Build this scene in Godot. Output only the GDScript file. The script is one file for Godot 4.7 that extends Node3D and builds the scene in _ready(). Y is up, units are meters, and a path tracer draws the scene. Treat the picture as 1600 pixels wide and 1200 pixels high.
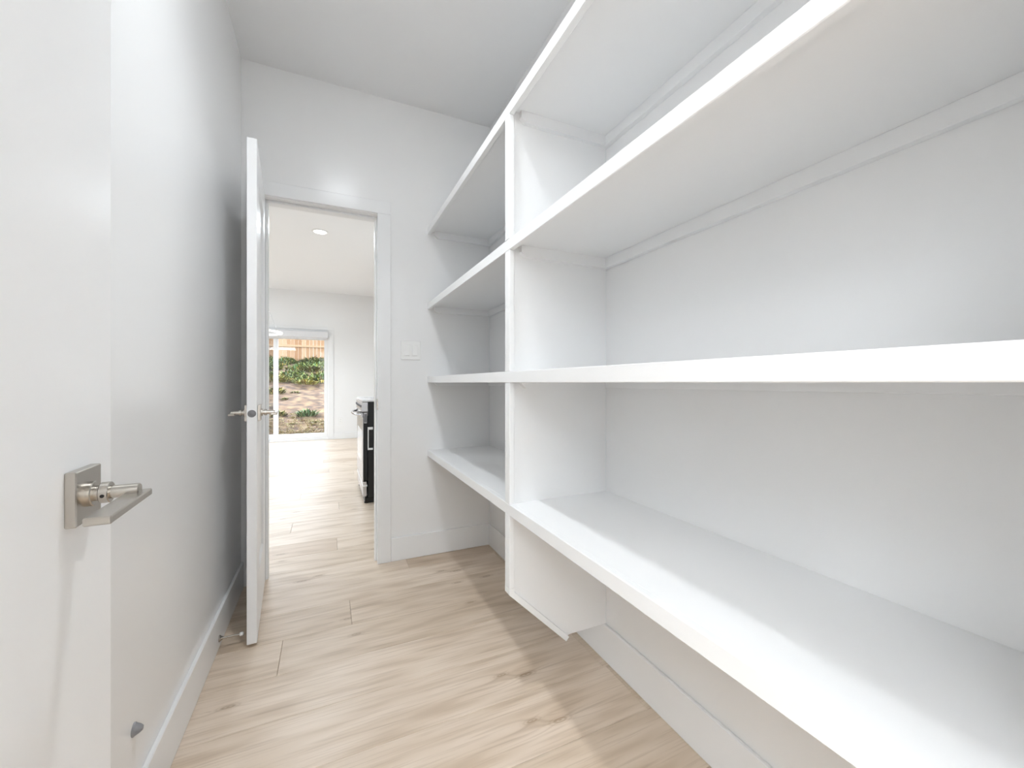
extends Node3D

# World: x to the right across the pantry, y up, -z down the pantry towards the garden. D below means -z.
const EYE := 1.06
const CEIL := 2.74

var M := {}
var boxes_made := {}
var rng := RandomNumberGenerator.new()


func _ready() -> void:
	rng.seed = 4711
	make_camera()
	make_environment()
	make_area_lights()
	make_materials()
	make_shell()
	make_floor()
	make_trim()
	make_shelving()
	make_pantry_doors()
	make_patio_door()
	make_range()
	make_fittings()
	make_yard()


# ---------------------------------------------------------------- camera, sky, lights
func make_camera() -> void:
	var c := Camera3D.new()
	c.name = "camera"
	c.position = Vector3(0, EYE, 0)
	c.rotation.y = -deg_to_rad(24.44)
	c.projection = Camera3D.PROJECTION_FRUSTUM
	c.near = 0.02
	c.far = 200.0
	c.size = 2.0 * c.near * 600.0 / 636.0
	c.frustum_offset = Vector2(0, -2.0 / 1200.0 * c.size)
	add_child(c)
	c.current = true


func make_environment() -> void:
	var w := WorldEnvironment.new()
	w.name = "environment"
	var e := Environment.new()
	var s := ProceduralSkyMaterial.new()
	s.sky_top_color = Color(0.80, 0.85, 0.92)
	s.sky_horizon_color = Color(0.93, 0.94, 0.95)
	s.ground_horizon_color = Color(0.55, 0.52, 0.48)
	s.ground_bottom_color = Color(0.40, 0.37, 0.33)
	s.sky_energy_multiplier = 2.6
	s.ground_energy_multiplier = 1.0
	var sky := Sky.new()
	sky.sky_material = s
	e.background_mode = Environment.BG_SKY
	e.sky = sky
	e.tonemap_mode = Environment.TONE_MAPPER_LINEAR
	e.tonemap_exposure = 1.07
	e.sdfgi_enabled = true
	e.ssao_enabled = true
	e.ssil_enabled = true
	w.environment = e
	add_child(w)


const LAMPS := [
	# x, D, energy, name, label
	[0.11, 1.12, 0.58, "round white recessed light in the pantry ceiling over the walkway"],
	[-0.07, 5.0, 1.85, "round recessed light glowing in the next room's ceiling, seen through the doorway"],
	[-1.55, 5.0, 1.85, "unseen round recessed light, placed to brighten the room, in the next room's ceiling, level with the one in the doorway view"],  # out of view, lights the next room
	[-1.55, 3.4, 1.85, "unseen round recessed light, placed to brighten the room, in the next room's ceiling near the pantry wall"],  # out of view, lights the next room by the pantry wall
	[-2.3, 6.7, 1.85, "unseen round recessed light, placed to brighten the room, in the next room's ceiling beyond the ring pendant lamp"],  # out of view, lights the far end of the next room
]


const FILL_PANELS := [[-1.38, 1.75, 6.4], [-0.25, 2.4, 4.2]]   # fill lights added in the hall: x, metres behind the camera, energy

func make_area_lights() -> void:
	for l in LAMPS:
		down_light("recessed_light_beam", Vector3(l[0], CEIL - 0.016, -l[1]), 0.13, l[2], Color(0.955, 0.981, 1.0) if l[1] < 2.5 else Color(0.91, 0.962, 1.0))
	# the pantry lamp throws most of its light downwards
	var sp := SpotLight3D.new()
	sp.name = "recessed_light_core"
	sp.position = Vector3(0.11, CEIL - 0.016, -1.12)
	sp.rotation.x = -PI / 2 + deg_to_rad(9.0)
	sp.spot_angle = 54.0
	sp.spot_angle_attenuation = 1.0
	sp.spot_range = 12.0
	sp.spot_attenuation = 2.0
	sp.light_energy = 1.25
	sp.light_color = Color(0.955, 0.981, 1.0)
	sp.light_size = 0.06
	sp.shadow_enabled = true
	add_child(sp)
	for p in FILL_PANELS:
		down_light("fill_panel_beam", Vector3(p[0], CEIL - 0.02, p[1]), 1.1, p[2], Color(0.955, 0.981, 1.0))  # fill added from behind the camera
	down_light("pendant_beam", Vector3(-1.015, 1.78, -6.93), 0.8, 2.0, Color(0.92, 0.965, 1.0))


func down_light(called: String, at: Vector3, side: float, energy: float, colour: Color) -> void:
	var a := AreaLight3D.new()
	a.name = called
	a.position = at
	a.rotation.x = -PI / 2
	a.area_size = Vector2(side, side)
	a.light_energy = energy
	a.light_color = colour
	a.area_range = 12.0
	a.area_attenuation = 2.0
	a.shadow_enabled = true
	add_child(a, true)


# ---------------------------------------------------------------- materials
func plain(c: Color, rough: float, metal := 0.0, spec := 0.5) -> StandardMaterial3D:
	var m := StandardMaterial3D.new()
	m.albedo_color = c
	m.roughness = rough
	m.metallic = metal
	m.metallic_specular = spec
	return m


# white satin paint, half metallic so more bounced light brightens the shade
func paint(c: Color, sheen: float, coat: float) -> StandardMaterial3D:
	var m := plain(c, 1.0, 0.5)
	m.clearcoat_enabled = true
	m.clearcoat = coat
	m.clearcoat_roughness = sheen
	return m


func make_materials() -> void:
	M.wall = paint(Color(0.961, 0.961, 0.961), 0.25, 1.0)
	var orange := NoiseTexture2D.new()
	orange.width = 256
	orange.height = 256
	orange.seamless = true
	orange.as_normal_map = true
	orange.bump_strength = 0.5
	var on := FastNoiseLite.new()
	on.frequency = 0.03
	on.seed = 3
	orange.noise = on
	M.wall.normal_enabled = true
	M.wall.normal_texture = orange
	M.wall.normal_scale = 0.06
	M.wall.uv1_triplanar = true
	M.wall.uv1_scale = Vector3(4, 4, 4)
	M.ceiling = paint(Color(0.955, 0.955, 0.956), 0.7, 0.1)
	M.trim = paint(Color(0.960, 0.961, 0.962), 0.25, 0.8)
	M.shelf = paint(Color(0.960, 0.961, 0.962), 0.34, 0.8)
	M.door = paint(Color(0.958, 0.959, 0.961), 0.3, 0.8)
	M.vinyl = plain(Color(0.95, 0.952, 0.955), 0.3)
	M.plastic = plain(Color(0.93, 0.93, 0.925), 0.35)
	M.nickel = plain(Color(0.74, 0.72, 0.69), 0.26, 1.0)
	M.steel = plain(Color(0.78, 0.78, 0.79), 0.22, 1.0)
	M.brushed = plain(Color(0.80, 0.80, 0.81), 0.3, 1.0)
	M.black = plain(Color(0.02, 0.02, 0.022), 0.35)
	M.darkgrey = plain(Color(0.22, 0.22, 0.23), 0.5)
	M.sidegrey = plain(Color(0.50, 0.50, 0.51), 0.4, 0.6)
	M.greyrubber = plain(Color(0.58, 0.58, 0.59), 0.6)
	M.whitegloss = plain(Color(0.93, 0.93, 0.935), 0.12)
	M.dark = plain(Color(0.05, 0.05, 0.05), 0.7)
	M.blind = plain(Color(0.90, 0.90, 0.91), 0.6)
	M.gap = plain(Color(0.34, 0.28, 0.22), 0.9)
	var lens := plain(Color(1, 1, 1), 0.5)
	lens.emission_enabled = true
	lens.emission = Color(1.0, 0.985, 0.96)
	lens.emission_energy_multiplier = 3.0
	M.lens = lens
	var panel := plain(Color(1, 1, 1), 0.5)  # glowing face of the fill lights added in the hall
	panel.emission_enabled = true
	panel.emission = Color(0.97, 0.985, 1.0)
	panel.emission_energy_multiplier = 1.2
	M.panel = panel
	var ring := plain(Color(1, 1, 1), 0.5)
	ring.emission_enabled = true
	ring.emission = Color(1.0, 0.97, 0.92)
	ring.emission_energy_multiplier = 2.2
	M.ring = ring
	var glass := plain(Color(0.12, 0.14, 0.13, 0.03), 0.02)
	glass.transparency = BaseMaterial3D.TRANSPARENCY_ALPHA
	glass.metallic_specular = 0.42
	M.glass = glass
	var screen := plain(Color(0.10, 0.09, 0.08, 0.2), 0.9)
	screen.transparency = BaseMaterial3D.TRANSPARENCY_ALPHA
	M.screen = screen
	for k in 5:
		for tone in 3:
			var m := StandardMaterial3D.new()
			if tone == 0:
				M["wood_tex%d" % k] = wood_texture(k)
			m.albedo_texture = M["wood_tex%d" % k]
			m.albedo_color = [Color(1, 1, 1), Color(0.965, 0.96, 0.95), Color(0.92, 0.90, 0.875)][tone]
			m.roughness = 0.36
			m.metallic_specular = 0.5
			m.texture_filter = BaseMaterial3D.TEXTURE_FILTER_LINEAR_WITH_MIPMAPS_ANISOTROPIC
			M["wood%d_%d" % [k, tone]] = m


func wood_texture(k: int) -> ImageTexture:
	var w := 1024
	var h := 160
	var bytes := PackedByteArray()
	bytes.resize(w * h * 3)
	var fine := FastNoiseLite.new()
	fine.seed = 10 + k
	fine.frequency = 0.02
	fine.fractal_octaves = 3
	var broad := FastNoiseLite.new()
	broad.seed = 60 + k
	broad.frequency = 0.006
	broad.fractal_octaves = 2
	var r := RandomNumberGenerator.new()
	r.seed = 900 + k
	var knots := []
	for i in 3 if k % 2 == 0 else 2:
		knots.append([r.randf_range(80, w - 80), r.randf_range(30, h - 30), r.randf_range(5, 9)])
	var streaks := []
	for i in 9:
		streaks.append([r.randf_range(0, w), r.randf_range(0, h), r.randf_range(60, 190), r.randf_range(1.2, 4.0), r.randf_range(0.10, 0.32)])
	var pale := Vector3(228, 211, 193)
	var mid := Vector3(216, 197, 176)
	var deep := Vector3(160, 136, 112)
	var i3 := 0
	for y in h:
		for x in w:
			var fx := float(x)
			var fy := float(y)
			# the grain flows around the knots
			var bend := 0.0
			var knot := 0.0
			for q in knots:
				var dx: float = (fx - q[0]) / (q[2] * 4.5)
				var dy: float = (fy - q[1]) / (q[2] * 1.6)
				var d := dx * dx + dy * dy
				if d < 9.0:
					bend += signf(dy) * 10.0 * exp(-d * 0.6)
					if d < 1.5:
						knot = maxf(knot, exp(-d * 2.4) * (0.7 + 0.3 * cos(sqrt(d) * 16.0)))
			var gy := fy + bend
			var b := broad.get_noise_2d(fx * 0.55, gy * 3.2)
			var f := fine.get_noise_2d(fx * 0.22, gy * 7.0)
			var c := pale.lerp(mid, clampf(0.5 + b * 1.1, 0, 1))
			var dark := clampf(f * 0.42 - 0.03, 0.0, 0.4) + clampf(b - 0.22, 0, 1) * 0.4
			for s in streaks:
				var sx: float = (fx - s[0]) / s[2]
				if sx > -1.0 and sx < 1.0:
					var sy: float = (gy - s[1] - 5.0 * sx) / s[3]
					if sy > -2.5 and sy < 2.5:
						dark += s[4] * exp(-sy * sy) * (1.0 - sx * sx)
			dark = clampf(dark + knot * 0.85, 0, 1)
			c = c.lerp(deep, dark)
			bytes[i3] = int(c.x)
			bytes[i3 + 1] = int(c.y)
			bytes[i3 + 2] = int(c.z)
			i3 += 3
	var im := Image.create_from_data(w, h, false, Image.FORMAT_RGB8, bytes)
	im.generate_mipmaps()
	return ImageTexture.create_from_image(im)


# ---------------------------------------------------------------- helpers
func mb() -> SurfaceTool:
	var st := SurfaceTool.new()
	st.begin(Mesh.PRIMITIVE_TRIANGLES)
	return st


func tri(st: SurfaceTool, a: Vector3, b: Vector3, c: Vector3, na: Vector3, nb: Vector3, nc: Vector3) -> void:
	if (b - a).cross(c - a).dot(na + nb + nc) > 0:
		var t := b
		b = c
		c = t
		t = nb
		nb = nc
		nc = t
	st.set_normal(na)
	st.add_vertex(a)
	st.set_normal(nb)
	st.add_vertex(b)
	st.set_normal(nc)
	st.add_vertex(c)


func quad(st: SurfaceTool, a: Vector3, b: Vector3, c: Vector3, d: Vector3, n: Vector3) -> void:
	tri(st, a, b, c, n, n, n)
	tri(st, a, c, d, n, n, n)


func add_box(st: SurfaceTool, at: Vector3, size: Vector3, bevel := 0.0) -> void:
	var h := size * 0.5
	var b := minf(bevel, minf(h.x, minf(h.y, h.z)) * 0.9)
	var v := func(s: Vector3, k: int) -> Vector3:
		var p := Vector3()
		for i in 3:
			p[i] = s[i] * (h[i] - (0.0 if i == k else b))
		return at + p
	for k in 3:
		var i := (k + 1) % 3
		var j := (k + 2) % 3
		for sk in [-1.0, 1.0]:
			var q := []
			for c in [[-1, -1], [1, -1], [1, 1], [-1, 1]]:
				var s := Vector3()
				s[k] = sk
				s[i] = c[0]
				s[j] = c[1]
				q.append(v.call(s, k))
			var n := Vector3()
			n[k] = sk
			quad(st, q[0], q[1], q[2], q[3], n)
	if b <= 0.0:
		return
	for k in 3:
		var i := (k + 1) % 3
		var j := (k + 2) % 3
		for si in [-1.0, 1.0]:
			for sj in [-1.0, 1.0]:
				var s := Vector3()
				s[i] = si
				s[j] = sj
				var n := s.normalized()
				s[k] = -1
				var t := s
				t[k] = 1
				quad(st, v.call(s, i), v.call(s, j), v.call(t, j), v.call(t, i), n)
	for sx in [-1.0, 1.0]:
		for sy in [-1.0, 1.0]:
			for sz in [-1.0, 1.0]:
				var s := Vector3(sx, sy, sz)
				var n := s.normalized()
				tri(st, v.call(s, 0), v.call(s, 1), v.call(s, 2), n, n, n)


func add_span(st: SurfaceTool, lo: Vector3, hi: Vector3, bevel := 0.0) -> void:
	add_box(st, (lo + hi) * 0.5, (hi - lo).abs(), bevel)


# a profile of (radius, along) turned about an axis through "at"
func add_lathe(st: SurfaceTool, at: Vector3, axis: Vector3, profile: Array, sides := 20) -> void:
	axis = axis.normalized()
	var u := axis.cross(Vector3.UP if absf(axis.y) < 0.9 else Vector3.RIGHT).normalized()
	var w := axis.cross(u)
	for k in profile.size() - 1:
		var p: Vector2 = profile[k]
		var q: Vector2 = profile[k + 1]
		var out := Vector2(q.y - p.y, p.x - q.x).normalized()
		for i in sides:
			var a0 := TAU * i / sides
			var a1 := TAU * (i + 1) / sides
			var d0 := u * cos(a0) + w * sin(a0)
			var d1 := u * cos(a1) + w * sin(a1)
			var n0 := d0 * out.x + axis * out.y
			var n1 := d1 * out.x + axis * out.y
			var a := at + d0 * p.x + axis * p.y
			var b := at + d1 * p.x + axis * p.y
			var c := at + d1 * q.x + axis * q.y
			var d := at + d0 * q.x + axis * q.y
			if p.x > 1e-6:
				tri(st, a, b, c, n0, n1, n1)
			if q.x > 1e-6:
				tri(st, a, c, d, n0, n1, n0)


func add_tube(st: SurfaceTool, points: Array, radius: float, sides := 12) -> void:
	var rings := []
	for i in points.size():
		var p: Vector3 = points[i]
		var t: Vector3 = (points[mini(i + 1, points.size() - 1)] - points[maxi(i - 1, 0)]).normalized()
		var u := t.cross(Vector3.UP if absf(t.y) < 0.9 else Vector3.RIGHT).normalized()
		var w := t.cross(u)
		var ring := []
		for k in sides:
			ring.append([p, u * cos(TAU * k / sides) + w * sin(TAU * k / sides)])
		rings.append(ring)
	for i in points.size() - 1:
		for k in sides:
			var a: Array = rings[i][k]
			var b: Array = rings[i][(k + 1) % sides]
			var c: Array = rings[i + 1][(k + 1) % sides]
			var d: Array = rings[i + 1][k]
			tri(st, a[0] + a[1] * radius, b[0] + b[1] * radius, c[0] + c[1] * radius, a[1], b[1], c[1])
			tri(st, a[0] + a[1] * radius, c[0] + c[1] * radius, d[0] + d[1] * radius, a[1], c[1], d[1])
	for e in [0, points.size() - 1]:
		var n: Vector3 = (points[0] - points[1]).normalized() if e == 0 else (points[e] - points[e - 1]).normalized()
		for k in sides:
			tri(st, points[e], points[e] + rings[e][k][1] * radius, points[e] + rings[e][(k + 1) % sides][1] * radius, n, n, n)


# a polygon in x, y pushed from z0 to z1
func add_prism(st: SurfaceTool, outline: PackedVector2Array, z0: float, z1: float) -> void:
	var idx := Geometry2D.triangulate_polygon(outline)
	for side in [[z0, Vector3(0, 0, signf(z0 - z1))], [z1, Vector3(0, 0, signf(z1 - z0))]]:
		for i in range(0, idx.size(), 3):
			var p := []
			for j in 3:
				var v := outline[idx[i + j]]
				p.append(Vector3(v.x, v.y, side[0]))
			tri(st, p[0], p[1], p[2], side[1], side[1], side[1])
	var area := 0.0
	for i in outline.size():
		area += outline[i].cross(outline[(i + 1) % outline.size()])
	for i in outline.size():
		var a := outline[i]
		var b := outline[(i + 1) % outline.size()]
		var e := (b - a).normalized() * signf(area)
		quad(st, Vector3(a.x, a.y, z0), Vector3(b.x, b.y, z0), Vector3(b.x, b.y, z1), Vector3(a.x, a.y, z1), Vector3(e.y, -e.x, 0))


func obj(called: String, st: SurfaceTool, mat: Material, parent: Node = self, at := Vector3.ZERO) -> MeshInstance3D:
	var o := MeshInstance3D.new()
	o.name = called
	o.mesh = st.commit()
	o.material_override = mat
	o.position = at
	put(o, parent)
	return o


func put(o: Node3D, parent: Node) -> void:
	var base := str(o.name)
	var name_now := base
	var k := 0
	while parent.has_node(name_now):
		k += 1
		name_now = "%s_%03d" % [base, k]
	o.name = name_now
	parent.add_child(o, true)


# one bevelled box from corner to corner, its origin in its middle
func bx(called: String, lo: Vector3, hi: Vector3, mat: Material, parent: Node = self, bevel := 0.0015) -> MeshInstance3D:
	var size := (hi - lo).abs()
	var key := "%.4f %.4f %.4f %.4f" % [size.x, size.y, size.z, bevel]
	if not boxes_made.has(key):
		var st := mb()
		add_box(st, Vector3.ZERO, size, bevel)
		boxes_made[key] = st.commit()
	var o := MeshInstance3D.new()
	o.name = called
	o.mesh = boxes_made[key]
	o.material_override = mat
	o.position = (lo + hi) * 0.5
	put(o, parent)
	return o


func tag(o: Node, label: String, category: String, group := "", kind := "") -> void:
	o.set_meta("label", label)
	o.set_meta("category", category)
	if group != "":
		o.set_meta("group", group)
	if kind != "":
		o.set_meta("kind", kind)


func thing(called: String, at: Vector3, label: String, category: String, group := "", kind := "") -> Node3D:
	var o := Node3D.new()
	o.name = called
	o.position = at
	put(o, self)
	tag(o, label, category, group, kind)
	return o


func V(x: float, y: float, d: float) -> Vector3:
	return Vector3(x, y, -d)


# a structure made of several plain boxes given as [x0, y0, d0, x1, y1, d1]
func struct(called: String, spans: Array, mat: Material, label: String, category: String) -> MeshInstance3D:
	var st := mb()
	for s in spans:
		add_span(st, V(s[0], s[1], s[2]), V(s[3], s[4], s[5]))
	var o := obj(called, st, mat)
	tag(o, label, category, "", "structure")
	return o


# ---------------------------------------------------------------- the rooms
const XL := -0.405    # pantry left wall
const XR := 0.975     # pantry right wall
const DB := 2.5       # wall with the doorway
const DK := 2.62      # its other face
const DF := 8.35      # far wall of the next room
const KL := -3.1
const OL := -0.318    # doorway, rough opening
const OR := 0.288
const OT := 2.064

func make_shell() -> void:
	struct("ceiling", [[-3.3, CEIL, -3.3, 1.2, CEIL + 0.14, 8.6]], M.ceiling, "flat white ceiling over the pantry and the room beyond", "ceiling")
	struct("wall_left", [[XL - 0.12, 0, -0.12, XL, CEIL, DB]], M.wall, "long plain white pantry wall on the left behind the open doors", "wall")
	struct("wall_right", [[XR, 0, -3.2, XR + 0.14, CEIL, 8.6]], M.wall, "white wall behind the built-in shelves on the right", "wall")
	struct("wall_back", [[-3.3, 0, DB, OL, CEIL, DK], [OL, OT, DB, OR, CEIL, DK], [OR, 0, DB, XR, CEIL, DK]], M.wall, "white end wall of the pantry with the doorway and light switch", "wall")
	struct("wall_front", [[-2.1, 0, -0.12, -0.30, CEIL, 0.0], [-0.30, 2.55, -0.12, XR, CEIL, 0.0], [0.56, 0, -0.12, XR, CEIL, 0.0]], M.wall, "white pantry wall out of view around the camera, its opening shaped for the hall light", "wall")  # out of view; stub and high header shape the light from the hall
	struct("wall_far", [[KL, 0, DF, -1.72, CEIL, 8.5], [-1.72, 2.05, DF, 0.03, CEIL, 8.5], [0.03, 0, DF, XR, CEIL, 8.5]], M.wall, "far white wall of the next room with the sliding glass door", "wall")
	struct("wall_side", [[KL - 0.14, 0, DK, KL, CEIL, 8.5]], M.wall, "white side wall of the next room hidden behind the open door", "wall")
	struct("wall_added_hall", [[-2.1, 0, -3.2, -1.98, CEIL, -0.12], [-2.1, 0, -3.2, XR, CEIL, -3.06]], M.wall, "white walls of the added hall behind the camera, bouncing fill light", "wall")  # hall added out of view, its white walls bounce the fill light


func make_floor() -> void:
	var f := thing("floor", Vector3.ZERO, "pale oak plank floor running crossways through the pantry and next room", "floor", "", "structure")
	bx("underlay", V(-3.24, -0.14, -3.3), V(1.1, -0.0075, 8.5), M.gap, f, 0.0)
	var pitch := 0.2233
	var length := 1.52
	var first := 1.915 - pitch * 23
	var known := {16: -0.165, 17: 0.10, 18: 0.95, 19: 0.43, 20: 0.93, 21: 0.06, 22: 0.7, 23: -0.235, 24: 0.55, 25: 0.093, 27: -0.225, 15: 0.95, 14: 0.94, 13: 0.95, 12: 0.3}
	var r := RandomNumberGenerator.new()
	r.seed = 77
	var last := -1
	for row0 in range(0, 53):
		var row := row0 - 6
		var d0 := first + pitch * row0
		var d1 := minf(d0 + pitch, 8.38)
		if d0 >= 8.36:
			break
		var lo := XL if d1 < 2.6 and d0 > -0.12 else (-1.98 if d0 < 0.0 else KL)
		var hi := XR
		var joint: float = known[row] if known.has(row) else r.randf_range(0.0, length)
		var x: float = joint - length * ceil((joint - lo) / length)
		while x < hi - 0.01:
			var a := maxf(x, lo)
			var b := minf(x + length, hi)
			x += length
			if b - a < 0.015:
				continue
			var k := r.randi() % 5
			while k == last:
				k = r.randi() % 5
			last = k
			var tone := [0, 0, 1, 1, 2][r.randi() % 5] as int
			if row > 10 and row < 19:
				tone = mini(tone, 1)
			if row == 19 and a > 0.3:
				tone = 2
			plank(f, a, b, d0, d1, M["wood%d_%d" % [k, tone]], (a - (x - length)) / length, r.randf() < 0.5)


func plank(f: Node3D, a: float, b: float, d0: float, d1: float, mat: Material, u0: float, flip: bool) -> void:
	var st := mb()
	var g := 0.0005
	var bev := 0.0012
	var hx := (b - a) * 0.5 - g
	var hz := (d1 - d0) * 0.5 - g
	var u1 := u0 + (b - a) / 1.52
	var uv := func(p: Vector3) -> Vector2:
		var t := (p.x + hx) / (2 * hx)
		var v := (p.z + hz) / (2 * hz)
		return Vector2(lerpf(u0, u1, 1.0 - t if flip else t), 0.02 + 0.96 * v)
	var top := [Vector3(-hx + bev, 0, -hz + bev), Vector3(hx - bev, 0, -hz + bev), Vector3(hx - bev, 0, hz - bev), Vector3(-hx + bev, 0, hz - bev)]
	var rim := [Vector3(-hx, -bev, -hz), Vector3(hx, -bev, -hz), Vector3(hx, -bev, hz), Vector3(-hx, -bev, hz)]
	var low := []
	for p in rim:
		low.append(Vector3(p.x, -0.0078, p.z))
	var face := func(q: Array, n: Vector3) -> void:
		for t in [[0, 1, 2], [0, 2, 3]]:
			var p := [q[t[0]], q[t[1]], q[t[2]]]
			if (p[1] - p[0]).cross(p[2] - p[0]).dot(n) > 0:
				p = [p[0], p[2], p[1]]
			for v in p:
				st.set_normal(n)
				st.set_uv(uv.call(v))
				st.add_vertex(v)
	face.call(top, Vector3.UP)
	var outs := [Vector3(0, 0, -1), Vector3(1, 0, 0), Vector3(0, 0, 1), Vector3(-1, 0, 0)]
	for i in 4:
		var j := (i + 1) % 4
		face.call([top[i], top[j], rim[j], rim[i]], (outs[i] + Vector3.UP).normalized())
		face.call([rim[i], rim[j], low[j], low[i]], outs[i])
	obj("plank", st, mat, f, V((a + b) * 0.5, 0, (d0 + d1) * 0.5))


func make_trim() -> void:
	var b := 0.0025
	# baseboards
	tag(bx("baseboard_left", V(XL, 0, 0.0), V(XL + 0.013, 0.138, DB - 0.014), M.trim, self, b), "flat white baseboard along the left pantry wall with the door stop", "baseboard", "", "structure")
	tag(bx("baseboard_right", V(XR - 0.013, 0, 0.0), V(XR, 0.138, DB - 0.013), M.trim, self, b), "flat white baseboard under the built-in shelves along the right wall", "baseboard", "", "structure")
	tag(bx("baseboard_back", V(0.3445, 0, DB - 0.013), V(XR, 0.138, DB), M.trim, self, b), "short white baseboard between the doorway and the right wall", "baseboard", "", "structure")
	tag(bx("baseboard_far", V(0.112, 0, DF - 0.013), V(XR, 0.12, DF), M.trim, self, b), "white baseboard on the far wall right of the sliding glass door", "baseboard", "", "structure")
	# doorway casing, pantry side
	var c := thing("trim_1", V(0, 0, DB), "white flat casing round the doorway on the pantry side", "door casing", "", "structure")
	bx("casing_leg", Vector3(0.268, 0, 0), Vector3(0.344, 2.05, 0.015), M.trim, c, 0.002)
	bx("casing_leg", Vector3(-0.378, 0, 0), Vector3(-0.306, 2.05, 0.015), M.trim, c, 0.002)
	bx("casing_head", Vector3(-0.378, 2.05, 0), Vector3(0.344, 2.124, 0.015), M.trim, c, 0.002)
	# jambs and stops
	var j := thing("trim_2", V(0, 0, 2.56), "white jamb lining inside the doorway with its metal strike plate", "door jamb", "", "structure")
	bx("jamb", Vector3(0.270, 0, -0.07), Vector3(0.288, 2.046, 0.062), M.trim, j)
	bx("jamb", Vector3(-0.318, 0, -0.07), Vector3(-0.300, 2.046, 0.062), M.trim, j)
	bx("jamb_head", Vector3(-0.318, 2.046, -0.07), Vector3(0.288, 2.064, 0.062), M.trim, j)
	bx("stop", Vector3(0.258, 0, -0.015), Vector3(0.270, 2.034, 0.02), M.trim, j)
	bx("stop", Vector3(-0.300, 0, -0.015), Vector3(-0.288, 2.034, 0.02), M.trim, j)
	bx("stop_head", Vector3(-0.300, 2.034, -0.015), Vector3(0.270, 2.046, 0.02), M.trim, j)
	var s := bx("strike_plate", Vector3(0.2685, 0.90, 0.022), Vector3(0.271, 0.965, 0.060), M.nickel, j, 0.0005)
	s.set_meta("label", "small satin metal strike plate")
	bx("strike_lip", Vector3(-0.0046, -0.030, 0.017), Vector3(0.0012, 0.030, 0.0345), M.nickel, s, 0.0005)
	# casing of the next room's side
	var k := thing("trim_3", V(0, 0, DK), "white casing round the doorway on the far side of the pantry wall", "door casing", "", "structure")
	bx("casing_leg", Vector3(0.276, 0, -0.014), Vector3(0.35, 2.05, 0), M.trim, k, 0.002)
	bx("casing_leg", Vector3(-0.38, 0, -0.014), Vector3(-0.306, 2.05, 0), M.trim, k, 0.002)
	bx("casing_head", Vector3(-0.38, 2.05, -0.014), Vector3(0.35, 2.124, 0), M.trim, k, 0.002)
	# casing of the sliding glass door
	var p := thing("trim_4", V(0, 0, DF), "white casing round the sliding glass door in the far wall", "door casing", "", "structure")
	bx("casing_leg", Vector3(0.025, 0, 0), Vector3(0.112, 2.04, 0.014), M.trim, p, 0.002)
	bx("casing_leg", Vector3(-1.80, 0, 0), Vector3(-1.715, 2.04, 0.014), M.trim, p, 0.002)
	bx("casing_head", Vector3(-1.80, 2.04, 0), Vector3(0.112, 2.09, 0.014), M.trim, p, 0.002)


# ---------------------------------------------------------------- shelves
const TOPS := [0.646, 1.0985, 1.5510, 2.0130]
const SF := 0.564      # front of the nosings
const ND := 0.0185     # nosing thickness
const NH := 0.038      # nosing height

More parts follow.
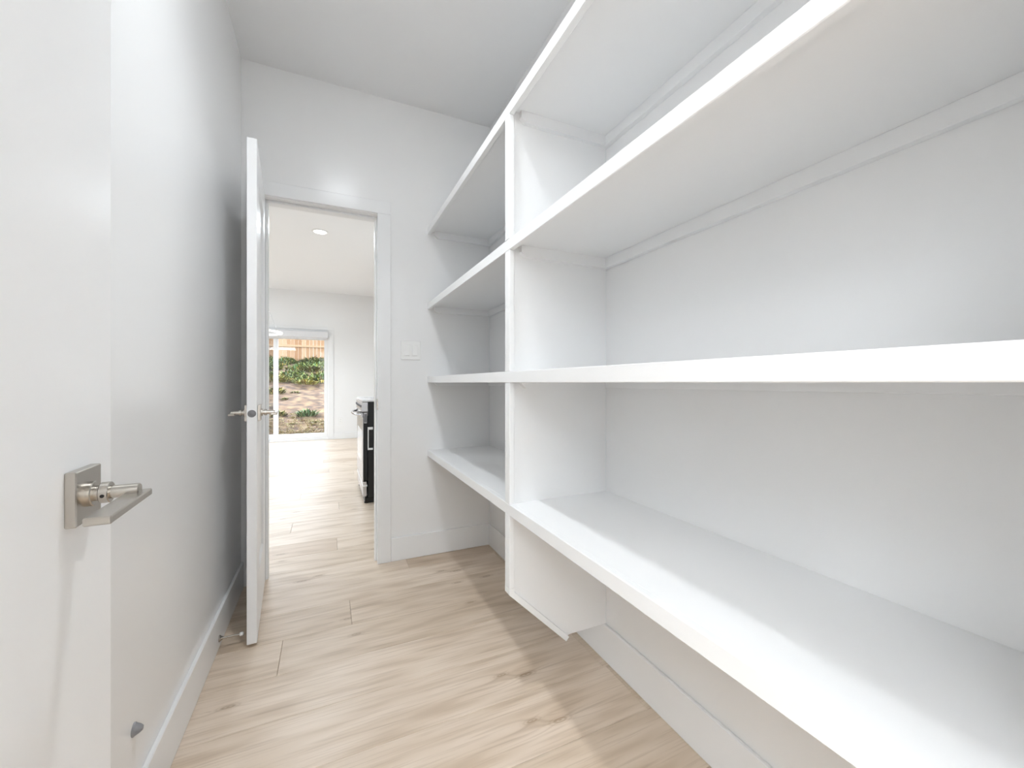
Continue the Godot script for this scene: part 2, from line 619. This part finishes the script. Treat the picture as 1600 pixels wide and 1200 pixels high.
func make_shelving() -> void:
	var u := thing("built_in_shelving", V(0.77, 0, 1.25), "tall white built-in pantry shelving of four long shelves and one upright divider", "shelving")
	var o := u.position
	var pos := func(x: float, y: float, d: float) -> Vector3: return V(x, y, d) - o
	for t in TOPS:
		var sh := bx("shelf", pos.call(SF + ND, t - 0.020, 0.0), pos.call(XR, t - 0.001, DB), M.shelf, u, 0.0008)
		var ns := bx("nosing", Vector3.ZERO, Vector3(ND, NH, DB), M.shelf, sh, 0.0016)
		ns.position = Vector3(SF + ND * 0.5 - 0.00005, t - NH * 0.5, -1.25) - o - sh.position
	var d0 := 1.272
	var d1 := 1.290
	# divider panels between the shelves
	for k in 3:
		bx("divider_panel", pos.call(SF + ND, TOPS[k] - 0.001, d0), pos.call(XR, TOPS[k + 1] - 0.020, d1), M.shelf, u, 0.0)
		bx("divider_nosing", pos.call(SF, TOPS[k], 1.262), pos.call(SF + ND, TOPS[k + 1] - NH, 1.300), M.shelf, u, 0.0016)
	# lowest panel: its bottom is cut away in a slope down to the baseboard
	var a := Vector2(SF, 0.337)
	var b := Vector2(0.790, 0.122)
	var dir := (b - a).normalized()
	var n := Vector2(-dir.y, dir.x)
	if n.y < 0:
		n = -n
	var lip := n * 0.0185
	var st := mb()
	var shift := Vector2(o.x, o.y)
	var low := PackedVector2Array([Vector2(SF + ND, TOPS[0] - 0.020), Vector2(SF + ND, (a + lip).y + 0.006), a + lip + dir * 0.02, b + lip, Vector2(0.81, 0.138), Vector2(XR, 0.138), Vector2(XR, TOPS[0] - 0.020)])
	for i in low.size():
		low[i] -= shift
	add_prism(st, low, -d0 - o.z, -d1 - o.z)
	obj("divider_panel", st, M.shelf, u)
	st = mb()
	var strip := PackedVector2Array([a, b, b + lip, Vector2(SF + ND, (a + lip).y - 0.0055), Vector2(SF + ND, a.y + 0.022), Vector2(SF, a.y + 0.022)])
	for i in strip.size():
		strip[i] -= shift
	add_prism(st, strip, -1.262 - o.z, -1.300 - o.z)
	var sl := obj("divider_nosing", st, M.shelf, u)
	sl.set_meta("label", "sloping lower edge strip of the divider")
	bx("divider_nosing", pos.call(SF, a.y + 0.022, 1.262), pos.call(SF + ND, TOPS[0] - NH, 1.300), M.shelf, u, 0.0016)
	# support cleats with slanted ends under every shelf
	for k in 4:
		var top: float = TOPS[k] - 0.020
		for c in [[DB - 0.0185, DB], [d1, d1 + 0.0185], [d0 - 0.0185, d0]]:
			st = mb()
			var ol := PackedVector2Array([Vector2(0.606, top), Vector2(0.606, top - 0.022), Vector2(0.622, top - 0.038), Vector2(XR, top - 0.038), Vector2(XR, top)])
			for i in ol.size():
				ol[i] -= shift
			add_prism(st, ol, -c[0] - o.z, -c[1] - o.z)
			obj("cleat", st, M.shelf, u)
		bx("wall_cleat", pos.call(XR - 0.0185, top - 0.038, d1 + 0.0185), pos.call(XR, top, DB - 0.0185), M.shelf, u, 0.001)
		bx("wall_cleat", pos.call(XR - 0.0185, top - 0.038, 0.02), pos.call(XR, top, d0 - 0.0185), M.shelf, u, 0.001)


# ---------------------------------------------------------------- doors
# out: +1 or -1, the side of the door along x it stands on; hinge: +1 or -1 along z
func lever_handle(door: Node3D, at: Vector3, out: float, hinge: float) -> void:
	var h := Node3D.new()
	h.name = "lever_handle"
	h.position = at
	put(h, door)
	h.set_meta("label", "satin nickel lever handle on a square plate")
	var x := func(v: float) -> float: return v * out
	bx("rose_plate", Vector3(0, -0.033, -0.033), Vector3(x.call(0.011), 0.033, 0.033), M.nickel, h, 0.0012)
	var ax := Vector3(out, 0, 0)
	var st := mb()
	add_lathe(st, Vector3.ZERO, ax, [Vector2(0.0155, 0.010), Vector2(0.0155, 0.0155), Vector2(0.0145, 0.0165), Vector2(0.0095, 0.0165), Vector2(0.0095, 0.022), Vector2(0.0125, 0.022), Vector2(0.0132, 0.0228), Vector2(0.0132, 0.031), Vector2(0.0124, 0.0318), Vector2(0.008, 0.0318)], 28)
	obj("collar", st, M.nickel, h)
	st = mb()
	add_lathe(st, Vector3.ZERO, ax, [Vector2(0.0082, 0.030), Vector2(0.0082, 0.0590), Vector2(0.0070, 0.0602), Vector2(0.0, 0.0602)], 24)
	obj("neck", st, M.nickel, h)
	bx("lever", Vector3(x.call(0.0455), -0.0112, -0.013 * hinge), Vector3(x.call(0.069), -0.0022, 0.117 * hinge), M.nickel, h, 0.0014)
	st = mb()
	add_lathe(st, Vector3(x.call(0.0268), -0.002, 0.0128 * hinge), Vector3(0, -0.1, hinge), [Vector2(0.0022, 0), Vector2(0.0022, 0.0007), Vector2(0, 0.0007)], 12)
	obj("set_screw", st, M.dark, h)


func make_pantry_doors() -> void:
	# the open door of the doorway, its hinges on the far side; it reaches back along +z
	var w := 0.566
	var d := thing("door_1", V(-0.297, 0.012, 2.482), "white panelled door standing open at the doorway, seen along its edge", "door", "", "structure")
	d.rotation.y = atan2(0.040, 0.562)
	var t := 0.035
	var hh := 2.030
	var s := 0.112
	bx("stile", Vector3(-t, 0, 0), Vector3(0, hh, s), M.door, d, 0.0015)
	bx("stile", Vector3(-t, 0, w - s), Vector3(0, hh, w), M.door, d, 0.0015)
	bx("rail", Vector3(-t, 0, s), Vector3(0, 0.24, w - s), M.door, d, 0.0008)
	bx("rail", Vector3(-t, hh - 0.13, s), Vector3(0, hh, w - s), M.door, d, 0.0008)
	bx("panel", Vector3(-t + 0.010, 0.235, s - 0.004), Vector3(-0.010, hh - 0.126, w - s + 0.004), M.door, d, 0.0)
	for side in [[0.0, -1.0], [-t, 1.0]]:
		var st := mb()
		var x0: float = side[0]
		var x1: float = side[0] + side[1] * 0.010
		var lo := [0.24, s]
		var hi := [hh - 0.13, w - s]
		var g := 0.012
		var o4 := [Vector3(x0, lo[0], lo[1]), Vector3(x0, hi[0], lo[1]), Vector3(x0, hi[0], hi[1]), Vector3(x0, lo[0], hi[1])]
		var i4 := [Vector3(x1, lo[0] + g, lo[1] + g), Vector3(x1, hi[0] - g, lo[1] + g), Vector3(x1, hi[0] - g, hi[1] - g), Vector3(x1, lo[0] + g, hi[1] - g)]
		var ins := [Vector3(0, 0, 1), Vector3(0, -1, 0), Vector3(0, 0, -1), Vector3(0, 1, 0)]
		for i in 4:
			var j := (i + 1) % 4
			quad(st, o4[i], o4[j], i4[j], i4[i], (ins[i] * 0.64 + Vector3(-side[1], 0, 0) * 0.77).normalized())
		obj("panel_moulding", st, M.door, d)
	lever_handle(d, Vector3(0, 0.924, w - 0.066), 1, -1)
	lever_handle(d, Vector3(-t, 0.924, w - 0.066), -1, -1)
	var st2 := mb()
	add_lathe(st2, Vector3(-t * 0.5, 0.924, w - 0.001), Vector3(0, 0, 1), [Vector2(0.0148, 0), Vector2(0.0148, 0.0016), Vector2(0.0140, 0.0022), Vector2(0.0095, 0.0022), Vector2(0.0095, 0.0012), Vector2(0.0085, 0.0012), Vector2(0.0085, 0.006), Vector2(0.0, 0.007)], 24)
	obj("latch", st2, M.sidegrey, d).set_meta("label", "round metal latch plate in the door edge")
	for y in [0.20, 1.0, 1.83]:
		st2 = mb()
		add_lathe(st2, Vector3(-t - 0.004, y - 0.045, -0.004), Vector3.UP, [Vector2(0, 0), Vector2(0.006, 0), Vector2(0.006, 0.09), Vector2(0, 0.09)], 12)
		obj("hinge", st2, M.nickel, d)
	# the nearer door, swung open against the left wall, hinged beside the camera
	var e := thing("door_2", V(-0.254, 0.012, 0.004), "flat white door in the left foreground, open against the left wall, with a lever handle", "door", "", "structure")
	e.rotation.y = atan2(0.034, 0.783)
	bx("slab", Vector3(-0.035, 0, -0.783), Vector3(0, 2.03, 0), M.door, e, 0.0018)
	lever_handle(e, Vector3(0, 0.908, -0.684), 1, 1)
	lever_handle(e, Vector3(-0.035, 0.908, -0.684), -1, 1)
	st2 = mb()
	add_lathe(st2, Vector3(-0.0175, 0.908, -0.7825), Vector3(0, 0, -1), [Vector2(0.0148, 0), Vector2(0.0148, 0.0016), Vector2(0.0140, 0.0022), Vector2(0.0, 0.0022)], 24)
	obj("latch", st2, M.sidegrey, e)


func make_patio_door() -> void:
	var p := thing("door_3", V(-0.84, 0, 8.42), "white framed sliding glass door in the far wall looking on the yard", "glass door", "", "structure")
	var o := p.position
	var bb := func(called: String, x0: float, y0: float, d0: float, x1: float, y1: float, d1: float, mat: Material, parent: Node, off := Vector3.ZERO) -> MeshInstance3D:
		return bx(called, V(x0, y0, d0) - o - off, V(x1, y1, d1) - o - off, mat, parent, 0.002)
	bb.call("sill", -1.715, 0.0, 8.352, 0.03, 0.045, 8.49, M.vinyl, p)
	bb.call("frame_head", -1.715, 1.95, 8.352, 0.03, 2.045, 8.49, M.vinyl, p)
	bb.call("frame_jamb", 0.005, 0.045, 8.352, 0.03, 1.95, 8.49, M.vinyl, p)
	bb.call("frame_jamb", -1.715, 0.045, 8.352, -1.69, 1.95, 8.49, M.vinyl, p)
	for s in [[-0.872, 0.003, 8.365, 8.405], [-1.688, -0.80, 8.425, 8.465]]:
		var x0: float = s[0]
		var x1: float = s[1]
		var sash: MeshInstance3D = bb.call("sash_rail", x0, 0.047, s[2], x1, 0.127, s[3], M.vinyl, p)
		var off := sash.position
		bb.call("rail", x0, 1.85, s[2], x1, 1.948, s[3], M.vinyl, sash, off)
		bb.call("stile", x0, 0.127, s[2], x0 + (0.075 if x0 > -1 else 0.06), 1.85, s[3], M.vinyl, sash, off)
		bb.call("stile", x1 - 0.05, 0.127, s[2], x1, 1.85, s[3], M.vinyl, sash, off)
		var mid: float = (s[2] + s[3]) * 0.5
		bx("pane", V(x0 + 0.05, 0.12, mid - 0.003) - o - off, V(x1 - 0.045, 1.86, mid + 0.003) - o - off, M.glass, sash, 0.0)
	bx("insect_screen", V(-1.68, 0.05, 8.4725) - o, V(-0.80, 1.94, 8.474) - o, M.screen, p, 0.0)
	var r := thing("roller_blind", V(-0.84, 1.885, 8.30), "rolled up white roller blind in its cassette over the sliding glass door", "blind")
	bx("cassette", Vector3(-0.82, 0.0, -0.046), Vector3(0.862, 0.112, 0.045), M.blind, r, 0.008)
	bx("end_cap", Vector3(0.862, 0.0, -0.046), Vector3(0.868, 0.112, 0.045), M.plastic, r, 0.001)
	bx("end_cap", Vector3(-0.826, 0.0, -0.046), Vector3(-0.82, 0.112, 0.045), M.plastic, r, 0.001)
	bx("bottom_bar", Vector3(-0.80, -0.022, -0.012), Vector3(0.842, 0.002, 0.012), M.blind, r, 0.003)


# ---------------------------------------------------------------- the stove seen through the doorway
func make_range() -> void:
	var r := thing("kitchen_range", V(0.283, 0, 3.78), "stainless steel kitchen stove with black sides at the right of the doorway view", "stove")
	var w := 0.73
	bx("body", Vector3(0.045, 0.05, -w + 0.004), Vector3(0.66, 0.893, -0.004), M.black, r, 0.002)
	bx("side_panel", Vector3(0.098, 0.04, -0.006), Vector3(0.64, 0.885, 0.0), M.sidegrey, r, 0.001)
	var dr := bx("oven_door", Vector3(0.006, 0.20, -w), Vector3(0.042, 0.765, 0), M.black, r, 0.002)
	bx("front_panel", Vector3(-0.023, -0.2825, -w * 0.5), Vector3(-0.017, 0.2825, w * 0.5), M.steel, dr, 0.001)
	bx("oven_window", Vector3(-0.0245, -0.14, -0.25), Vector3(-0.0225, 0.15, 0.25), M.whitegloss, dr, 0.0006)
	# arched handle
	var st := mb()
	var pts := []
	for i in 17:
		var f := i / 16.0
		pts.append(Vector3(0.0 - 0.062 * pow(sin(PI * f), 0.35), 0.775, -0.03 - f * (w - 0.06)))
	add_tube(st, pts, 0.011)
	obj("handle", st, M.steel, r)
	for z in [-0.035, -w + 0.035]:
		bx("handle_bracket", Vector3(-0.012, 0.755, z - 0.014), Vector3(0.008, 0.795, z + 0.014), M.brushed, r, 0.003)
	var cp := bx("control_panel", Vector3(-0.006, 0.806, -w), Vector3(0.045, 0.89, 0.0), M.brushed, r, 0.003)
	for i in 5:
		st = mb()
		add_lathe(st, Vector3(-0.0255, 0.004, w * 0.5 - 0.07 - i * (w - 0.14) / 4.0), Vector3(-1, 0, 0), [Vector2(0.012, 0), Vector2(0.011, 0.010), Vector2(0.0, 0.010)], 18)
		obj("knob", st, M.sidegrey, cp)
	var sp := bx("side_plate", Vector3(0.012, 0.705, 0.0), Vector3(0.036, 0.795, 0.0025), M.brushed, r, 0.0008)
	bx("slot", Vector3(-0.0085, -0.038, 0.0006), Vector3(-0.002, 0.036, 0.0018), M.black, sp, 0.0)
	bx("slot", Vector3(0.001, -0.038, 0.0006), Vector3(0.0085, 0.036, 0.0018), M.darkgrey, sp, 0.0)
	# the pale U bracket on the side
	st = mb()
	add_span(st, Vector3(0.042, 0.47, 0.0), Vector3(0.050, 0.67, 0.012))
	add_span(st, Vector3(0.050, 0.648, 0.0), Vector3(0.085, 0.67, 0.012))
	add_span(st, Vector3(0.050, 0.47, 0.0), Vector3(0.085, 0.486, 0.012))
	obj("side_bracket", st, M.plastic, r)
	bx("drawer", Vector3(0.004, 0.062, -w), Vector3(0.034, 0.192, 0.0), M.steel, r, 0.002)
	bx("drawer_lip", Vector3(0.002, 0.150, -w + 0.001), Vector3(0.040, 0.162, 0.002), M.plastic, r, 0.001)
	bx("toe_kick", Vector3(0.02, 0.004, -w + 0.01), Vector3(0.60, 0.05, -0.006), M.black, r, 0.002)
	for p in [[0.015, -0.03], [0.6, -0.03], [0.015, -w + 0.03], [0.6, -w + 0.03]]:
		st = mb()
		add_lathe(st, Vector3(p[0] + 0.02, 0, p[1]), Vector3.UP, [Vector2(0, 0), Vector2(0.02, 0), Vector2(0.02, 0.012), Vector2(0.01, 0.02), Vector2(0.01, 0.06)], 12)
		obj("foot", st, M.black, r)
	var ct := bx("cooktop", Vector3(-0.004, 0.893, -w - 0.004), Vector3(0.66, 0.912, 0.002), M.whitegloss, r, 0.003)
	for q in [[-0.17, -0.18, 0.10], [-0.17, 0.18, 0.08], [0.14, -0.18, 0.08], [0.14, 0.18, 0.10]]:
		st = mb()
		add_lathe(st, Vector3(q[0], 0.0094, q[1]), Vector3.UP, [Vector2(q[2], 0), Vector2(q[2], 0.0008), Vector2(q[2] - 0.006, 0.0008), Vector2(q[2] - 0.006, 0)], 28)
		obj("burner_ring", st, M.sidegrey, ct)


# ---------------------------------------------------------------- lamps and small fittings
func make_fittings() -> void:
	for l in LAMPS:
		var t := thing("recessed_light", Vector3(l[0], CEIL, -l[1]), l[3], "ceiling light", "")
		var st := mb()
		add_lathe(st, Vector3.ZERO, Vector3.DOWN, [Vector2(0.085, -0.002), Vector2(0.085, 0.003), Vector2(0.080, 0.008), Vector2(0.066, 0.008), Vector2(0.066, 0.002)], 36)
		obj("trim_ring", st, M.plastic, t)
		st = mb()
		add_lathe(st, Vector3.ZERO, Vector3.DOWN, [Vector2(0.066, -0.002), Vector2(0.066, 0.005), Vector2(0.0, 0.006)], 36)
		obj("lens", st, M.lens, t)
	for q in FILL_PANELS:  # bodies of the added fill lights
		var lp := thing("added_fill_panel", Vector3(q[0], CEIL, q[1]), "large square fill light added in the unseen hall ceiling, the one nearer the %s" % ("side wall" if q[0] < -1 else "shelves"), "ceiling light")
		bx("frame", Vector3(-0.58, -0.012, -0.58), Vector3(0.58, 0.002, 0.58), M.plastic, lp, 0.002)
		bx("diffuser", Vector3(-0.55, -0.014, -0.55), Vector3(0.55, -0.004, 0.55), M.panel, lp, 0.001)
	# ring pendant over the dining place
	var p := thing("ring_pendant_light", V(-1.015, 1.79, 6.93), "glowing white ring pendant lamp hanging before the sliding glass door", "pendant lamp")
	var st2 := mb()
	add_lathe(st2, Vector3.ZERO, Vector3.UP, [Vector2(0.374, 0.010), Vector2(0.374, 0.022), Vector2(0.406, 0.022), Vector2(0.406, 0.010), Vector2(0.374, 0.010)], 72)
	obj("ring_frame", st2, M.plastic, p)
	st2 = mb()
	add_lathe(st2, Vector3.ZERO, Vector3.UP, [Vector2(0.368, 0.0), Vector2(0.368, 0.018), Vector2(0.372, 0.018), Vector2(0.372, 0.009), Vector2(0.408, 0.009), Vector2(0.408, 0.018), Vector2(0.412, 0.018), Vector2(0.412, 0.0), Vector2(0.368, 0.0)], 72)
	obj("diffuser", st2, M.ring, p)
	for k in 3:
		var a := TAU * k / 3.0 + 0.4
		st2 = mb()
		add_tube(st2, [Vector3(cos(a) * 0.39, 0.02, sin(a) * 0.39), Vector3(cos(a) * 0.03, 0.93, sin(a) * 0.03)], 0.0012, 6)
		obj("cable", st2, M.steel, p)
	st2 = mb()
	add_lathe(st2, Vector3(0, 0.915, 0), Vector3.UP, [Vector2(0, 0), Vector2(0.075, 0), Vector2(0.08, 0.005), Vector2(0.08, 0.035), Vector2(0, 0.035)], 32)
	obj("ceiling_cup", st2, M.plastic, p)
	# double light switch on the end wall
	var s := thing("light_switch", V(0.461, 1.256, DB), "double white rocker light switch on the wall right of the doorway", "light switch")
	bx("face_plate", Vector3(-0.058, -0.057, 0), Vector3(0.058, 0.057, 0.006), M.plastic, s, 0.002)
	for x in [-0.023, 0.023]:
		var fr := bx("rocker_frame", Vector3(x - 0.0185, -0.035, 0.005), Vector3(x + 0.0185, 0.035, 0.0075), M.plastic, s, 0.0008)
		var rk := bx("rocker", Vector3(-0.0155, -0.032, -0.001), Vector3(0.0155, 0.032, 0.0045), M.plastic, fr, 0.001)
		rk.rotation.x = deg_to_rad(-4.0)
	# socket on the far wall
	var w := thing("wall_outlet", V(0.23, 0.345, DF), "small white wall outlet low on the far wall beside the glass door", "outlet")
	bx("face_plate", Vector3(-0.036, -0.058, 0), Vector3(0.036, 0.058, 0.006), M.plastic, w, 0.002)
	for y in [-0.02, 0.02]:
		var sk := bx("socket", Vector3(-0.016, y - 0.014, 0.005), Vector3(0.016, y + 0.014, 0.008), M.plastic, w, 0.002)
		for x in [-0.006, 0.006]:
			bx("slot", Vector3(x - 0.001, -0.004, 0.001), Vector3(x + 0.001, 0.005, 0.0018), M.dark, sk, 0.0)
	# rod door stop on the left baseboard
	var ds := thing("door_stop", V(XL + 0.013, 0.04, 1.96), "slim metal door stop with a white tip on the left baseboard by the open door", "door stop")
	st2 = mb()
	add_lathe(st2, Vector3.ZERO, Vector3.RIGHT, [Vector2(0.013, 0), Vector2(0.013, 0.003), Vector2(0.008, 0.008), Vector2(0.005, 0.014), Vector2(0, 0.014)], 18)
	obj("base", st2, M.nickel, ds)
	st2 = mb()
	add_lathe(st2, Vector3.ZERO, Vector3.RIGHT, [Vector2(0.0032, 0.012), Vector2(0.0032, 0.074)], 12)
	obj("rod", st2, M.nickel, ds)
	st2 = mb()
	add_lathe(st2, Vector3.ZERO, Vector3.RIGHT, [Vector2(0, 0.070), Vector2(0.007, 0.070), Vector2(0.0075, 0.072), Vector2(0.0075, 0.080), Vector2(0.005, 0.083), Vector2(0, 0.083)], 16)
	obj("tip", st2, M.plastic, ds).set_meta("label", "white rubber tip")
	# grey bumper on the left wall
	var gb := thing("wall_bumper", V(XL, 0.262, 1.212), "small pointed grey bumper low on the left wall in front of the near door", "wall bumper")
	st2 = mb()
	add_lathe(st2, Vector3.ZERO, Vector3.RIGHT, [Vector2(0.015, 0), Vector2(0.015, 0.002), Vector2(0.013, 0.004), Vector2(0.009, 0.012), Vector2(0.005, 0.017), Vector2(0, 0.018)], 20)
	obj("rubber_cone", st2, M.greyrubber, gb)


# ---------------------------------------------------------------- the yard
var land := FastNoiseLite.new()

func ground_y(x: float, d: float) -> float:
	var rise := 0.0
	if d > 9.0:
		rise = 0.183 * (d - 9.0)
	if d > 20.0:
		rise = 0.183 * 11.0 + 0.05 * (d - 20.0)
	var soft := clampf((d - 8.6) * 0.6, 0.0, 1.0) * clampf((19.9 - d) * 0.8, 0.0, 1.0)
	return -0.06 + rise + soft * (land.get_noise_2d(x * 10.0, d * 10.0) * 0.10 + land.get_noise_2d(x * 60.0, d * 60.0) * 0.03)


func make_yard() -> void:
	land.seed = 5
	land.frequency = 0.05
	land.fractal_octaves = 3
	var dirt := StandardMaterial3D.new()
	var nt := NoiseTexture2D.new()
	nt.width = 512
	nt.height = 512
	nt.seamless = true
	var nn := FastNoiseLite.new()
	nn.seed = 21
	nn.frequency = 0.012
	nn.fractal_octaves = 5
	nt.noise = nn
	var ramp := Gradient.new()
	ramp.offsets = PackedFloat32Array([0.15, 0.38, 0.52, 0.66, 0.85])
	ramp.colors = PackedColorArray([Color(0.22, 0.165, 0.11), Color(0.33, 0.25, 0.18), Color(0.40, 0.305, 0.22), Color(0.45, 0.355, 0.245), Color(0.50, 0.43, 0.30)])
	nt.color_ramp = ramp
	dirt.albedo_texture = nt
	dirt.uv1_triplanar = true
	dirt.uv1_world_triplanar = true
	dirt.uv1_scale = Vector3(0.45, 0.45, 0.45)
	dirt.roughness = 1.0
	var st := mb()
	var nx := 90
	var nd := 90
	var at := func(i: int, j: int) -> Vector3:
		var x := -12.0 + 20.0 * i / nx
		var d := 8.5 + 16.0 * j / nd
		return V(x, ground_y(x, d), d)
	for i in nx:
		for j in nd:
			var a: Vector3 = at.call(i, j)
			var b: Vector3 = at.call(i + 1, j)
			var c: Vector3 = at.call(i + 1, j + 1)
			var d: Vector3 = at.call(i, j + 1)
			for t in [[a, b, c], [a, c, d]]:
				var n: Vector3 = (t[1] - t[0]).cross(t[2] - t[0])
				if n.y > 0:
					t = [t[0], t[2], t[1]]
				for v in t:
					st.set_smooth_group(0)
					st.add_vertex(v)
	st.generate_normals()
	tag(obj("ground", st, dirt), "brown bare dirt slope rising from the house to the fence", "ground", "", "structure")
	# fence
	var f := thing("wooden_fence", V(-1.2, ground_y(-1.2, 20.0), 20.0), "tall tan wooden board fence at the top of the dirt slope", "fence")
	var tones := []
	for c in [Color(0.54, 0.41, 0.28), Color(0.56, 0.44, 0.32), Color(0.51, 0.375, 0.245), Color(0.60, 0.49, 0.37)]:
		tones.append(plain(c, 0.85))
	for i in 76:
		var x := -5.6 + i * 0.147
		var y: float = -0.08 + rng.randf_range(-0.01, 0.01)
		bx("board", Vector3(x - 0.0725, y, -0.011), Vector3(x + 0.0725, 1.86 + rng.randf_range(-0.008, 0.008), 0.009 + rng.randf_range(0.0, 0.004)), tones[rng.randi() % 4], f, 0.002)
	for y in [0.66, 1.62]:
		bx("rail", Vector3(-5.7, y, 0.012), Vector3(5.6, y + 0.09, 0.052), tones[3], f, 0.003)
	for k in 5:
		bx("post", Vector3(-5.4 + 2.6 * k, -0.1, -0.105), Vector3(-5.31 + 2.6 * k, 1.9, -0.011), tones[2], f, 0.004)
	make_weeds()


func leaf_material() -> StandardMaterial3D:
	var m := StandardMaterial3D.new()
	m.vertex_color_use_as_albedo = true
	m.roughness = 0.7
	m.cull_mode = BaseMaterial3D.CULL_DISABLED
	m.backlight_enabled = true
	m.backlight = Color(0.35, 0.35, 0.2)
	return m


# a clump of bent leaves: rad, height, leaves, leaf width, colours (linear)
func clump(rad: float, high: float, count: int, wide: float, hues: Array, r: RandomNumberGenerator) -> SurfaceTool:
	var st := mb()
	for i in count:
		var a := r.randf() * TAU
		var q := sqrt(r.randf())
		var root := Vector3(cos(a), 0, sin(a)) * q * rad * 0.7
		var lean := r.randf() * TAU
		var out: Vector3 = (Vector3(cos(a), 0, sin(a)) * q + Vector3(cos(lean), 0, sin(lean)) * 0.6) * rad * 0.55
		var h := high * r.randf_range(0.45, 1.0) * (1.15 - 0.5 * q)
		var side := out.cross(Vector3.UP).normalized() * wide * r.randf_range(0.6, 1.1)
		var p0 := root
		var p1 := root + out * 0.45 + Vector3(0, h * 0.7, 0)
		var p2 := root + out + Vector3(0, h * r.randf_range(0.75, 1.05), 0)
		var c: Color = hues[r.randi() % hues.size()]
		c = Color(c.r * r.randf_range(0.75, 1.2), c.g * r.randf_range(0.75, 1.2), c.b * r.randf_range(0.75, 1.2))
		var n := (Vector3.UP + out.normalized() * 0.5).normalized()
		st.set_color(c)
		tri(st, p0, p1 - side, p1 + side, n, n, n)
		tri(st, p1 - side, p1 + side, p2, n, n, n)
	return st


func make_weeds() -> void:
	var leaf := leaf_material()
	var r := RandomNumberGenerator.new()
	r.seed = 31
	var green := [Color(0.085, 0.085, 0.014), Color(0.14, 0.135, 0.018), Color(0.20, 0.185, 0.03)]
	var bright := [Color(0.06, 0.12, 0.03), Color(0.10, 0.165, 0.04), Color(0.15, 0.20, 0.05)]
	var yellow := [Color(0.34, 0.28, 0.04), Color(0.26, 0.23, 0.03), Color(0.42, 0.33, 0.07), Color(0.18, 0.17, 0.03)]
	var dry := [Color(0.44, 0.34, 0.15), Color(0.52, 0.41, 0.20), Color(0.36, 0.27, 0.12)]
	var spots := [
		# x, D, radius, height, leaves, leaf width, hues, label
		[-0.42, 10.75, 0.26, 0.26, 150, 0.018, bright, "bright green weed clump at the foot of the dirt slope, widest of the lowest row"],
		[0.16, 10.75, 0.18, 0.24, 120, 0.018, yellow + green, "olive weed clump at the foot of the slope against the right edge of the glass"],
		[-1.03, 10.9, 0.20, 0.20, 90, 0.018, green, "dark green weed clump at the foot of the slope beside the glass door's middle post"],
		[-1.34, 13.4, 0.28, 0.30, 150, 0.022, green + yellow, "green weed clump halfway up the dirt slope beside the middle post"],
		[-0.84, 13.5, 0.14, 0.10, 50, 0.018, green, "small flat weed alone on bare dirt halfway up the slope"],
		[-1.06, 12.7, 0.12, 0.09, 60, 0.018, green, "low thin weed patch between the green clump and the small flat weed"],
		[-0.58, 14.6, 0.38, 0.24, 200, 0.024, yellow, "large yellow green weed clump above the bare dirt, below the green cover"],
		[-0.25, 15.9, 0.34, 0.32, 170, 0.024, yellow, "yellow leaved weed above and right of the large yellow green clump"],
		[-1.48, 15.2, 0.42, 0.36, 220, 0.024, yellow, "yellow weed patch near the middle post at the lower edge of the green cover"],
		[-0.40, 17.2, 0.50, 0.34, 220, 0.030, green, "dark green weed clump at the right side of the upper slope"],
		[-0.55, 19.3, 0.50, 0.42, 240, 0.034, green, "bushy dark weed close under the fence at the right"],
		[-0.25, 10.15, 0.12, 0.06, 50, 0.014, green, "small grey green weed tuft low on the slope in dry grass"],
		[-0.72, 10.05, 0.12, 0.05, 50, 0.014, green, "tiny flat dark weed tuft low on the slope left of the dry grass"],
	]
	for s in spots:
		var o := obj("weed_clump", clump(s[2], s[3], s[4], s[5], s[6], r), leaf, self, V(s[0], ground_y(s[0], s[1]) - 0.01, s[1]))
		tag(o, s[7], "weed", "weed clumps on the slope")
	# the closed cover of weeds below the fence and the dry straw by the house
	cover("weed_cover", clump(0.22, 0.26, 46, 0.026, green + yellow + bright, r), leaf, 1250, -6.5, 4.0, 15.0, 19.8, 0.45, "dense green and yellow weeds covering the upper slope below the fence", "weeds")
	cover("dry_grass", clump(0.10, 0.07, 26, 0.006, dry, r), leaf, 1300, -4.0, 2.0, 8.9, 12.8, -0.6, "thin straw coloured dry grass on the dirt near the house", "dry grass")


func cover(called: String, st: SurfaceTool, mat: Material, count: int, x0: float, x1: float, d0: float, d1: float, more: float, label: String, category: String) -> void:
	var r := RandomNumberGenerator.new()
	r.seed = hash(called)
	var patch := FastNoiseLite.new()
	patch.seed = 8
	patch.frequency = 0.5
	var mm := MultiMesh.new()
	mm.transform_format = MultiMesh.TRANSFORM_3D
	mm.mesh = st.commit()
	var list := []
	while list.size() < count:
		var x := r.randf_range(x0, x1)
		var d := r.randf_range(d0, d1)
		var along := (d - d0) / (d1 - d0)
		var chance := patch.get_noise_2d(x, d) * 1.9 + (along if more > 0 else 1.0 - along) * 1.1 - 0.35
		if r.randf() > chance:
			continue
		var size := r.randf_range(0.6, 1.25)
		list.append(Transform3D(Basis(Vector3.UP, r.randf() * TAU).scaled(Vector3(size, size * r.randf_range(0.8, 1.3), size)), V(x, ground_y(x, d) - 0.01, d)))
	mm.instance_count = list.size()
	for i in list.size():
		mm.set_instance_transform(i, list[i])
	var o := MultiMeshInstance3D.new()
	o.name = called
	o.multimesh = mm
	o.material_override = mat
	put(o, self)
	tag(o, label, category, "", "stuff")
